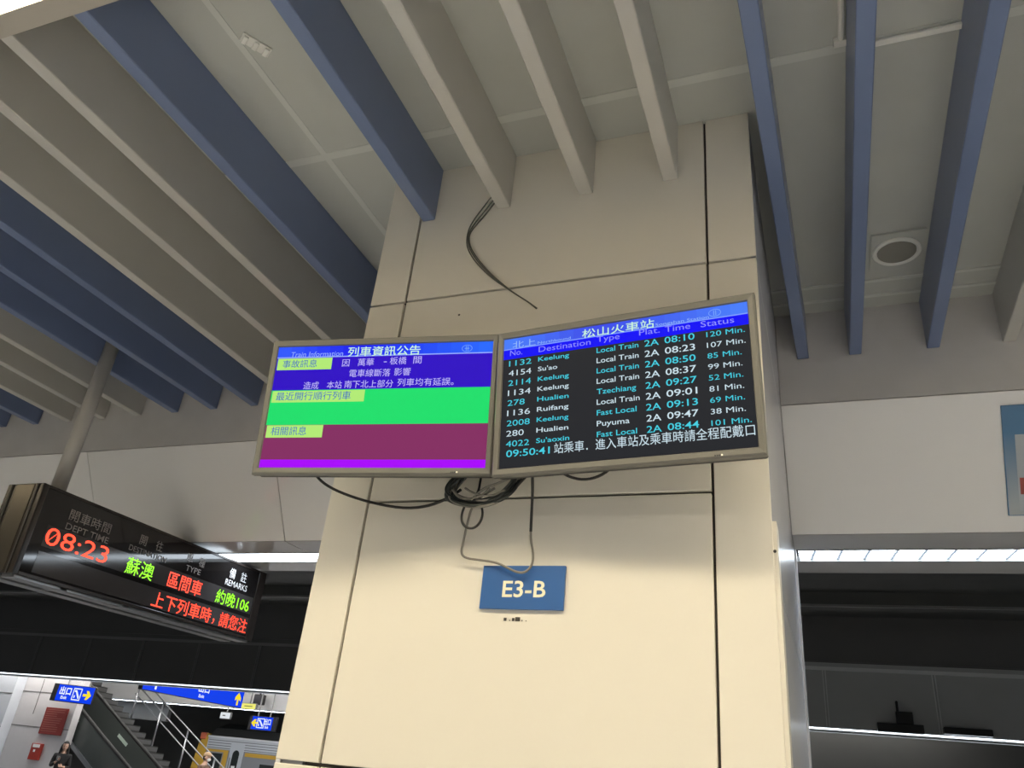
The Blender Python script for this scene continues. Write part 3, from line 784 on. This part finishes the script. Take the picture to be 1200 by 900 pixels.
def exit_sign(label, x0, x1, z0, z1, Y, flip, tiltdeg):
    cx, cz = (x0 + x1) / 2, (z0 + z1) / 2; W, H = x1 - x0, z1 - z0
    t = thing('exit_sign', label, 'sign', Matrix.Translation((cx, Y, cz)) @ Matrix.Rotation(math.radians(tiltdeg), 4, 'Y'), 'lit exit signs')
    MB().box((-W / 2 - (.20 if not flip else .12), -.02, -H / 2 - .02), (W / 2 + .14 * flip, .05, H / 2 + .02), .01).build('housing', M_BLACK, t)
    MB().box((-W / 2, -.03, -H / 2), (W / 2, -.02, H / 2)).build('light_panel', SBLUE, t)
    o = lambda a, b: (a * W, -.032, b * H)
    s = -1 if flip else 1
    m = MB(); m.text('出口', o(-.27 * s, -.06), (1, 0, 0), (0, 0, 1), H * .52, W * .32, align='C', bold=.03)
    m.text('Exit', o(-.27 * s, -.36), (1, 0, 0), (0, 0, 1), H * .26, W * .17, align='C', bold=.03)
    icon(m, o(.06 * s, 0), (1, 0, 0), (0, 0, 1), H * .76)
    m.build('lettering', SWHITE, t)
    m = MB(); arrow(m, o(.34 * s, 0), (1, 0, 0), (0, 0, 1), H * .72, 0 if not flip else math.pi)
    m.build('arrow', SYEL, t)
    for dx in (-W * .3, W * .3): MB().tube([(dx, .02, H / 2), (dx, .02, 4.31 - cz)], .02).build('hanger', M_FRAME, t)
    return t


exit_sign('lit blue exit sign with right arrow beside the white far column', -19.50, -18.20, 2.655, 3.055, 17.0, 0, 1.5)
exit_sign('small lit blue exit sign with left arrow above the yellow train', -15.62, -14.92, 2.53, 2.87, 20.45, 1, 0)

bs = thing('overhead_sign', 'long lit blue overhead exit sign with two up arrows above the stairs', 'sign', (-16.16, 18.5, 3.06))
MB().box((-16.30, 16.5, 3.055), (-16.17, 20.5, 3.50), .01).build('housing', M_BLACK, bs, True)
MB().box((-16.17, 16.52, 3.065), (-16.16, 20.48, 3.49)).build('light_panel', SBLUE, bs, True)
m = MB(); m.text('出口', (-16.157, 18.75, 3.28), (0, 1, 0), (0, 0, 1), .20, .44, align='C', bold=.03); m.text('Exit', (-16.157, 18.7, 3.13), (0, 1, 0), (0, 0, 1), .11, .22, align='C', bold=.03)
m.build('lettering', SWHITE, bs, True)
m = MB(); arrow(m, (-16.157, 16.95, 3.26), (0, 1, 0), (0, 0, 1), .30, math.pi / 2); m.build('arrow', SWHITE, bs, True)
m = MB(); arrow(m, (-16.157, 20.25, 3.28), (0, 1, 0), (0, 0, 1), .34, math.pi / 2); m.build('arrow', SYEL, bs, True)
for y in (17.2, 19.8): MB().tube([(-16.23, y, 3.49), (-16.23, y, 4.31)], .025).build('hanger', M_FRAME, bs, True)

def small_sign(name, label, x0, x1, z0, z1, Y, m_face, ztop=4.31):
    t = thing(name, label, 'sign', ((x0 + x1) / 2, Y, z0))
    MB().box((x0, Y, z0), (x1, Y + .08, z1), .01).build('housing', M_FRAME, t, True)
    MB().box((x0 + .015, Y - .008, z0 + .015), (x1 - .015, Y, z1 - .015)).build('face', m_face, t, True)
    MB().tube([((x0 + x1) / 2, Y + .05, z1 - .01), ((x0 + x1) / 2, Y + .05, ztop)], .02).build('hanger', M_FRAME, t, True)
    return t
a, b = px(284, 822, 20.62), px(299, 832, 20.62)
t = small_sign('hanging_sign', 'small pale yellow lit sign at the right end of the long blue sign', a.x, b.x, b.z, a.z - .03, 20.62, glow('lit_pale_yellow', (240, 236, 120)))
MB().box((a.x + .12, 20.609, (a.z + b.z) / 2 - .03), (b.x - .12, 20.612, (a.z + b.z) / 2 + .0)).build('lettering', mat('olive_print', (.35, .36, .08), .5), t, True)
a, b = px(259, 834, 21.2), px(269, 843, 21.2)
t = small_sign('platform_number_sign', 'small white lit sign below the long blue sign over the train roof', a.x, b.x, b.z, a.z, 21.2, glow('lit_white', (222, 228, 232)), 3.12)
MB().box((a.x + .10, 21.188, b.z + .08), (a.x + .2, 21.192, a.z - .08)).build('lettering', M_FASCIA, t, True)
cam_ = thing('hanging_camera', 'dark box camera hanging from the far edge right of the yellow sign', 'camera', px(303, 817, 20.8))
p = px(304, 820, 20.8)
MB().box((p.x - .14, 20.7, p.z - .14), (p.x + .14, 20.92, p.z + .14), .02).build('housing', M_CASE, cam_, True)
MB().tube([(p.x, 20.8, p.z + .12), (p.x, 20.8, 4.31)], .025).build('hanger', M_CASE, cam_, True)

# escalator and stairs rising to the left
T30 = math.tan(math.radians(30))
def zl(x, a): return a - T30 * (x + 18)
XA, XB = -22.6, -15.6
es = thing('escalator', 'dark escalator with black handrails rising left behind the white far column', 'escalator', (-16, 18.1, 0))
for Y, aa, n in ((17.62, 1.87, 0), (18.55, 2.02, 1)):
    x1 = -18 + (aa - 1.0) / T30
    x0 = -22.8
    b = MB().prism([(x0, zl(x0, aa) - .03), (x1, .97), (x1 + .5, .92), (x1 + .5, .1), (x1, .1), (x0, zl(x0, aa) - .92)], 'y', Y - .02, Y + .02).build('balustrade', M_GLASSY, es, True)
    MB().tube([(x0, Y, zl(x0, aa)), (x1, Y, 1.0), (x1 + .3, Y, .96), (x1 + .5, Y, .8), (x1 + .45, Y, .6)], .045, 8, 1).build('handrail', M_RUBBER, es, True, True)
    MB().bar((x0, Y - .05, zl(x0, aa) - .82), (x1, Y - .05, .18), .05, .10).build('skirt_rail', M_STEEL, es, True)
    MB().bar((-19.5 + n, Y - .025, zl(-19.5 + n, aa) - .30), (-19.1 + n, Y - .025, zl(-19.1 + n, aa) - .30), .012, .08).build('reflective_strip', mat('pale_green_strip', (.45, .55, .48), .3), es, True)
m = MB()
for k in range(33):
    x = -16.3 - k * .2; z = .0 + k * .2 * T30
    m.box((x - .2, 17.66, max(z - .25, 0)), (x, 18.5, z + .05))
m.build('steps', M_STEP, es, True)
st = thing('staircase', 'dark stone staircase with pale risers between escalator and steel railing', 'stairs', (-16, 19.5, 0))
m = MB(); r = MB()
for k in range(24):
    x = -15.75 - k * .29; z = k * .29 * T30
    m.box((x - .29, 19.30, max(0, z - .3)), (x, 20.3, z + .155)); r.box((x - .0, 19.30, z + .02), (x + .006, 20.3, z + .13))
    m.cur = 0
m.prism([(-22.7, 0), (-22.7, 3.85), (-16.3, .15), (-15.9, 0)], 'y', 19.36, 20.28)
m.build('steps', M_STEP, st, True); r.build('risers', M_STEPEDGE, st, True)
m = MB()
MB().prism([(-22.7, zl(-22.7, 1.0)), (-15.9, 0), (-15.9, -.0), (-22.7, 0)], 'y', 20.30, 20.36).build('stringer', M_FASCIA, st, True)
rl = thing('stair_railing', 'stainless steel stair railing with three bars sloping down beside the far train', 'railing', (-16, 20.42, 0))
for dz in (0, -.27, -.52):
    x0 = -20.2; x1 = -15.9
    MB().tube([(x0, 20.42, zl(x0, 2.49) + dz), (x1, 20.42, zl(x1, 2.49) + dz)], .020).build('rail_bar', M_STEEL, rl, True, True)
for x in (-20.1, -19.0, -17.8, -16.6, -15.95):
    MB().tube([(x, 20.42, zl(x, 2.49)), (x, 20.42, max(0, zl(x, 2.49) - 1.5))], .026).build('post', M_STEEL, rl, True, True)
bw = struct(MB().box((-29, 22.25, 2.6), (-20.4, 22.4, 5.0)).build('wall_far_stairwell', M_FASCIA))

# train
tr = thing('train', 'silver commuter train with yellow front standing beyond the far stairs', 'train', (-12, 23.3, -1.1))
TX0, TX1, TY0, TY1 = -19.75, 8.0, 23.3, 26.1
MB().prism([(TY0, -.2), (TY0, 2.33), (TY0 + .12, 2.36), (TY1 - .12, 2.36), (TY1, 2.33), (TY1, -.2)], 'x', TX0 + .35, TX1).build('body', M_TRAING, tr, True)
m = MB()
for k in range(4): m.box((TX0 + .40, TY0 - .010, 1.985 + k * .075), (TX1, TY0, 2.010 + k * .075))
MB().box((TX0 + .36, TY0 - .05, 2.295), (TX1, TY0, 2.35)).build('gutter', mat('bright_gutter', (.8, .82, .85), .3), tr, True)
MB().box((TX0 + .36, TY0 - .008, 1.96), (TX1, TY0 - .001, 2.33)).build('corrugated_band', M_TRAINS, tr, True)
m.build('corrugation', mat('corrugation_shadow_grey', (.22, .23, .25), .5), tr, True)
MB().prism([(TY0 + .02, 2.36), (TY0 + .25, 2.60), (TY0 + .8, 2.78), (TY1 - .8, 2.78), (TY1 - .25, 2.60), (TY1 - .02, 2.36)], 'x', TX0 + .4, TX1).build('roof', M_TRAINR, tr, True)
MB().prism([(TX0 - .05, -.2), (TX0 - .10, 1.2), (TX0 + .02, 2.1), (TX0 + .20, 2.4), (TX0 + .36, 2.4), (TX0 + .36, -.2)], 'y', TY0 - .01, TY1 + .01).build('front_end', M_TRAINY, tr, True)
MB().box((TX0 + .34, TY0 - .0115, -.1), (TX0 + 1.28, TY0 - .001, 1.95)).build('yellow_panel', M_TRAINY, tr, True)
MB().box((TX0 + .42, TY0 - .016, 1.1), (TX0 + 1.06, TY0 - .009, 1.84), .003).build('cab_window', M_WINDOW, tr, True)
MB().box((TX0 + .38, TY0 - .0145, 1.06), (TX0 + 1.10, TY0 - .008, 1.88)).build('window_frame', M_TRAING, tr, True)
MB().box((TX0 + .02, TY0 - .03, 2.22), (TX0 + .26, TY0 + .10, 2.42), .02).build('marker_lamp', M_ORANGE, tr, True)
MB().box((TX0 + 1.33, TY0 - .012, -.1), (TX0 + 1.88, TY0 - .001, 2.18), .003).build('door', M_TRAINS, tr, True)
m = MB(); cx = TX0 + 1.60
m.prism([(cx + .13 * math.cos(t * math.pi / 8), 1.85 + .13 * math.sin(t * math.pi / 8)) for t in range(9)] + [(cx - .13 + .26 * 0, 1.1), (cx + .13, 1.1)], 'y', TY0 - .016, TY0 - .011)
m.build('door_window', M_WINDOW, tr, True)
MB().box((cx - .08, TY0 - .020, 1.38), (cx + .06, TY0 - .0165, 1.52)).build('door_notice', M_WHITETEXT, tr, True)
MB().box((TX0 + 1.40, TY0 - .05, 1.3), (TX0 + 1.425, TY0 - .012, 1.75)).build('grab_rail', M_STEEL, tr, True)
MB().box((TX0 + 1.95, TY0 - .010, 1.82), (TX1, TY0 - .001, 1.93)).build('yellow_stripe', M_TRAINY, tr, True)
m = MB()
for k in range(9):
    x = TX0 + 2.6 + k * 2.6
    m = MB().box((x, TY0 - .012, .85), (x + 1.5, TY0 - .001, 1.65), .003); m.build('side_window', M_WINDOW, tr, True)
MB().box((TX0 + .3, TY0 + .1, -.9), (TX1, TY1 - .1, -.2)).build('underframe', M_BLACK, tr, True)
for k in range(6):
    x = TX0 + 2 + k * 4.2
    for dx in (0, 2.1):
        MB().prism([(x + dx + .43 * math.cos(2 * math.pi * t / 20), -.72 + .43 * math.sin(2 * math.pi * t / 20)) for t in range(20)], 'y', TY0 + .15, TY0 + .28).build('wheel', M_TRAINR, tr, True)


# ------------------------------------------------------------------ people
def skin_mesh(chains, sub=1):
    """chains of (x, y, z, radius) -> evaluated skin surface (verts, faces)"""
    verts, edges, rad = [], [], []
    key = {}
    for ch in chains:
        prev = None
        for p in ch:
            k = tuple(round(c, 4) for c in p[:3])
            if k not in key:
                key[k] = len(verts); verts.append(p[:3]); rad.append(p[3])
            i = key[k]
            if prev is not None and prev != i: edges.append((prev, i))
            prev = i
    me = bpy.data.meshes.new('limbs'); me.from_pydata(verts, edges, [])
    o = bpy.data.objects.new('limbs', me); COL.objects.link(o)
    md = o.modifiers.new('skin', 'SKIN'); md.use_smooth_shade = True
    s = o.modifiers.new('sub', 'SUBSURF'); s.levels = sub; s.render_levels = sub
    for i, v in enumerate(me.skin_vertices[0].data):
        r = rad[i]; v.radius = r if isinstance(r, tuple) else (r, r); v.use_root = (i == 0)
    ev = bpy.data.meshes.new_from_object(o.evaluated_get(bpy.context.evaluated_depsgraph_get()))
    vs = [v.co.copy() for v in ev.vertices]; fs = [list(p.vertices) for p in ev.polygons]
    bpy.data.objects.remove(o); bpy.data.meshes.remove(me); bpy.data.meshes.remove(ev)
    return vs, fs


def remesh(mb, size, smooth=6):
    me = bpy.data.meshes.new('surface'); me.from_pydata([tuple(v) for v in mb.v], [], mb.f)
    o = bpy.data.objects.new('surface', me); COL.objects.link(o)
    r = o.modifiers.new('r', 'REMESH'); r.mode = 'VOXEL'; r.voxel_size = size
    s = o.modifiers.new('s', 'SMOOTH'); s.factor = .5; s.iterations = smooth
    ev = bpy.data.meshes.new_from_object(o.evaluated_get(bpy.context.evaluated_depsgraph_get()))
    out = MB().add([v.co.copy() for v in ev.vertices], [list(p.vertices) for p in ev.polygons])
    bpy.data.objects.remove(o); bpy.data.meshes.remove(me); bpy.data.meshes.remove(ev)
    return out


def ell(mb, c, r, seg=20, rings=14, fn=None):
    c = Vector(c); vs, fs = [], []
    for i in range(rings + 1):
        th = math.pi * i / rings
        for k in range(seg):
            ph = 2 * math.pi * k / seg
            d = Vector((math.sin(th) * math.cos(ph), math.sin(th) * math.sin(ph), math.cos(th)))
            if fn: d = fn(d)
            vs.append(c + Vector((d.x * r[0], d.y * r[1], d.z * r[2])))
    for i in range(rings):
        for k in range(seg): fs.append((i * seg + k, i * seg + (k + 1) % seg, (i + 1) * seg + (k + 1) % seg, (i + 1) * seg + k))
    mb.add(vs, fs); return mb


def hand(sd, wrist, d, nrm, side):
    """palm and five bent fingers; d = pointing direction, nrm = palm normal, side = towards the thumb"""
    wv, d, nrm, side = Vector(wrist), Vector(d).normalized(), Vector(nrm).normalized(), Vector(side).normalized()
    ch = []
    P = lambda a, b, c, r: (*(wv + d * a + side * b + nrm * c), r)
    ch.append([P(0, 0, 0, .022), P(.05, 0, 0, (.03, .016)), P(.085, 0, .003, (.032, .014))])
    for b, L in ((.026, .072), (.009, .080), (-.009, .074), (-.026, .058)):
        ch.append([P(.085, 0, .003, (.032, .014)), P(.092, b, .003, .0095), P(.092 + L * .5, b * 1.1, .012, .0088), P(.092 + L * .8, b * 1.1, .034, .008)])
    ch.append([P(.03, .012, 0, .016), P(.05, .04, .008, .0105), P(.082, .052, .022, .0095)])
    return ch


def person(name, label, loc, yaw, height, kind):
    """stands with feet at the local origin facing local -Y"""
    s = height / 1.65
    t = thing(name, label, 'person', Matrix.Translation(loc) @ Matrix.Rotation(yaw, 4, 'Z') @ Matrix.Scale(s, 4))
    hip, knee, ank = .86, .46, .08
    torso = [(0, 0, .90, (.135, .10)), (0, .005, 1.02, (.115, .085)), (0, 0, 1.18, (.135, .095)), (0, .01, 1.32, (.14, .085)), (0, .01, 1.40, (.06, .055)), (0, 0, 1.46, .045), (0, -.01, 1.52, .05)]
    legs = [[(0, 0, .90, (.135, .10)), (sx * .085, 0, hip - .02, .085), (sx * .09, -.01, knee, .055), (sx * .095, .01, .25, .048), (sx * .095, .02, ank, .033), (sx * .10, -.06, .03, .034), (sx * .105, -.13, .022, .026)] for sx in (-1, 1)]
    if kind == 'phone':      # both forearms raised, right hand holds a phone at the chest
        el = [(-.205, -.03, 1.10), (.205, -.02, 1.08)]; wr = [(-.09, -.24, 1.20), (.09, -.20, 1.10)]
    else:
        el = [(-.20, .02, 1.08), (.20, .02, 1.08)]; wr = [(-.19, -.08, .86), (.19, -.08, .86)]
    arms = []; sleeves = []; fingers = []
    for i, sx in enumerate((-1, 1)):
        sh = (sx * .165, .01, 1.345)
        e, q = Vector(el[i]), Vector(wr[i]); up_ = (Vector(sh) + e) / 2; fo = (e + q) / 2
        arms.append([(0, .01, 1.32, (.14, .085)), (*sh, .052), (*up_, .044), (*e, .036), (*fo, .034), (*q, .023)])
        sleeves.append([(0, .01, 1.32, (.15, .095)), (*sh, .062), (*up_, .054), (*e, .047), (*fo, .043), (*(fo * .35 + q * .65), .036)])
        d = (q - e).normalized()
        fingers += hand(sx, q, d, Vector((-sx * .6, -.2, .5)) if kind == 'phone' else Vector((-sx, 0, 0)), (0, -.3, 1) if kind == 'phone' else (0, -1, 0))
    body = MB()
    body.add(*skin_mesh([torso] + legs + arms, 1))
    for ch in range(0, len(fingers), 6): body.add(*skin_mesh(fingers[ch:ch + 5], 1)); body.add(*skin_mesh([fingers[ch + 5]], 1))

    def jaw(d):
        k = 1 - .28 * max(0, -d.z) ** 1.2
        y = d.y
        if y < -.55: y = -.55 + (y + .55) * .75
        return Vector((d.x * k, y * (1 - .10 * max(0, -d.z)), d.z))
    HC = Vector((0, -.02, 1.555))
    ell(body, HC, (.072, .092, .108), fn=jaw)
    ell(body, HC + Vector((0, -.088, -.012)), (.011, .018, .02), 10, 8)
    ell(body, HC + Vector((0, -.082, .014)), (.007, .010, .025), 10, 8)
    ell(body, HC + Vector((0, -.074, -.052)), (.024, .012, .010), 10, 8)
    for sx in (-1, 1): ell(body, HC + Vector((sx * .074, .01, -.006)), (.010, .018, .030), 10, 8)
    body = remesh(body, .009, 4)
    for i, f in enumerate(body.f):
        c = sum((body.v[k] for k in f), Vector()) / len(f) - HC
        if c.y < -.06:
            if abs(abs(c.x) - .030) < .012 and abs(c.z - .004) < .006: body.mi[i] = 1
            if abs(c.x) < .022 and abs(c.z + .052) < .008: body.mi[i] = 2
    b = body.build('body', [M_SKIN, M_EYE, M_LIP], t, smooth=True)
    top = M_DRESS if kind == 'phone' else M_SHIRT
    cl = MB().add(*skin_mesh([[(0, 0, .88, (.16, .125)), (0, .005, 1.02, (.132, .105)), (0, 0, 1.18, (.150, .112)), (0, .01, 1.32, (.15, .095)), (0, .01, 1.385, (.075, .068))]] + sleeves, 1))
    cl.build('dress_top' if kind == 'phone' else 'shirt', top, t, smooth=True)
    if kind == 'phone':
        m = MB(); rings = [(.95, .155, .125), (.85, .185, .15), (.65, .215, .18), (.45, .235, .20)]
        n = 24
        for z, a, c in rings:
            for k in range(n):
                an = 2 * math.pi * k / n; m.v.append(Vector((a * math.cos(an) * (1 + .03 * math.sin(6 * an)), c * math.sin(an) * (1 + .03 * math.sin(6 * an)), z)))
        for i in range(3):
            for k in range(n): m.f.append([i * n + k, i * n + (k + 1) % n, (i + 1) * n + (k + 1) % n, (i + 1) * n + k]); m.mi.append(0)
        m.f.append(list(range(n))); m.mi.append(0)
        m.build('skirt', M_DRESS, t, smooth=True)
    else:
        MB().add(*skin_mesh([[(0, 0, .93, (.15, .115)), (sx * .09, 0, hip - .03, .10), (sx * .092, -.01, knee, .072), (sx * .095, .012, .14, .062)] for sx in (-1, 1)], 1)).build('trousers', M_TROUSER, t, smooth=True)
    sh = MB()
    for sx in (-1, 1): sh.add(*skin_mesh([[(sx * .095, .035, .045, .042), (sx * .10, -.05, .04, .042), (sx * .105, -.145, .03, .034)]], 1))
    sh.build('shoes', M_SHOE, t, smooth=True)
    hr = MB()

    def hairfn(d):
        k = 1.0
        return Vector((d.x * k, d.y, d.z))
    if kind == 'phone':
        def cut(c):      # open over the face
            return c.y < -.030 and c.z < .062 and abs(c.x) < .062
        ell(hr, HC + Vector((0, .012, .012)), (.084, .098, .112), 28, 20)
        keep = [i for i, f in enumerate(hr.f) if not cut(sum((hr.v[k] for k in f), Vector()) / len(f) - HC)]
        hr.f = [hr.f[i] for i in keep]; hr.mi = [0] * len(hr.f)
        for sx in (-1, 1):
            for j, (x, y) in enumerate(((.070, -.02), (.076, .01), (.070, .05), (.045, .085), (.015, .095))):
                hr.tube([(sx * x, y - .01, 1.59), (sx * (x + .012), y - .005, 1.50), (sx * (x + .018), y - .01, 1.40), (sx * (x + .014), y - .015, 1.28), (sx * (x + .008), y - .01, 1.20)], [.022, .026, .026, .022, .008], 8, 0)
        hr.build('hair', M_HAIR, t, smooth=True)
    else:
        ell(hr, HC + Vector((0, .018, .008)), (.080, .090, .106), 28, 20)
        keep = [i for i, f in enumerate(hr.f) if not (lambda c: (c.y < -.01) or c.z < -.05)(sum((hr.v[k] for k in f), Vector()) / len(f) - HC)]
        hr.f = [hr.f[i] for i in keep]; hr.mi = [0] * len(hr.f)
        hr.build('hair', M_HAIR, t, smooth=True)
        cp = MB(); ell(cp, HC + Vector((0, .004, .045)), (.088, .106, .078), 28, 16)
        keep = [i for i, f in enumerate(cp.f) if (sum((cp.v[k] for k in f), Vector()) / len(f) - HC).z > .035]
        cp.f = [cp.f[i] for i in keep]; cp.mi = [0] * len(cp.f)
        cp.prism([(.075 * math.cos(a), -.085 - .10 * abs(math.sin(a)) ** .6 - HC.y + HC.y) for a in [math.pi * k / 12 for k in range(13)]] + [(-.06, -.07), (.06, -.07)], 'z', HC.z + .036, HC.z + .046)
        cp.build('cap', M_CAP, t, smooth=False)
        mk = MB(); ell(mk, HC + Vector((0, -.052, -.045)), (.052, .055, .042), 18, 12); mk.build('face_mask', M_MASK, t, smooth=True)
    return t


p = px(80, 866, 17.0)
woman = person('person', 'woman in black with long dark hair holding a phone beside the white column', (p.x, 17.0, 0), math.radians(42), 1.70, 'phone')
ph = MB().box((-.035, -.004, -.07), (.035, .004, .07), .003)
pho = ph.build('phone', M_BLACK)
pho.matrix_basis = woman.matrix_basis @ Matrix.Translation((-.06, -.305, 1.275)) @ Matrix.Rotation(math.radians(-35), 4, 'X')
tag(pho, 'dark phone held up by the woman in black', 'phone')
p = px(243, 884, 18.95)
person('person', 'person in tan cap and white mask passing in front of the train', (p.x, 18.95, 0), math.radians(95), p.z - .0 + .03, 'cap')
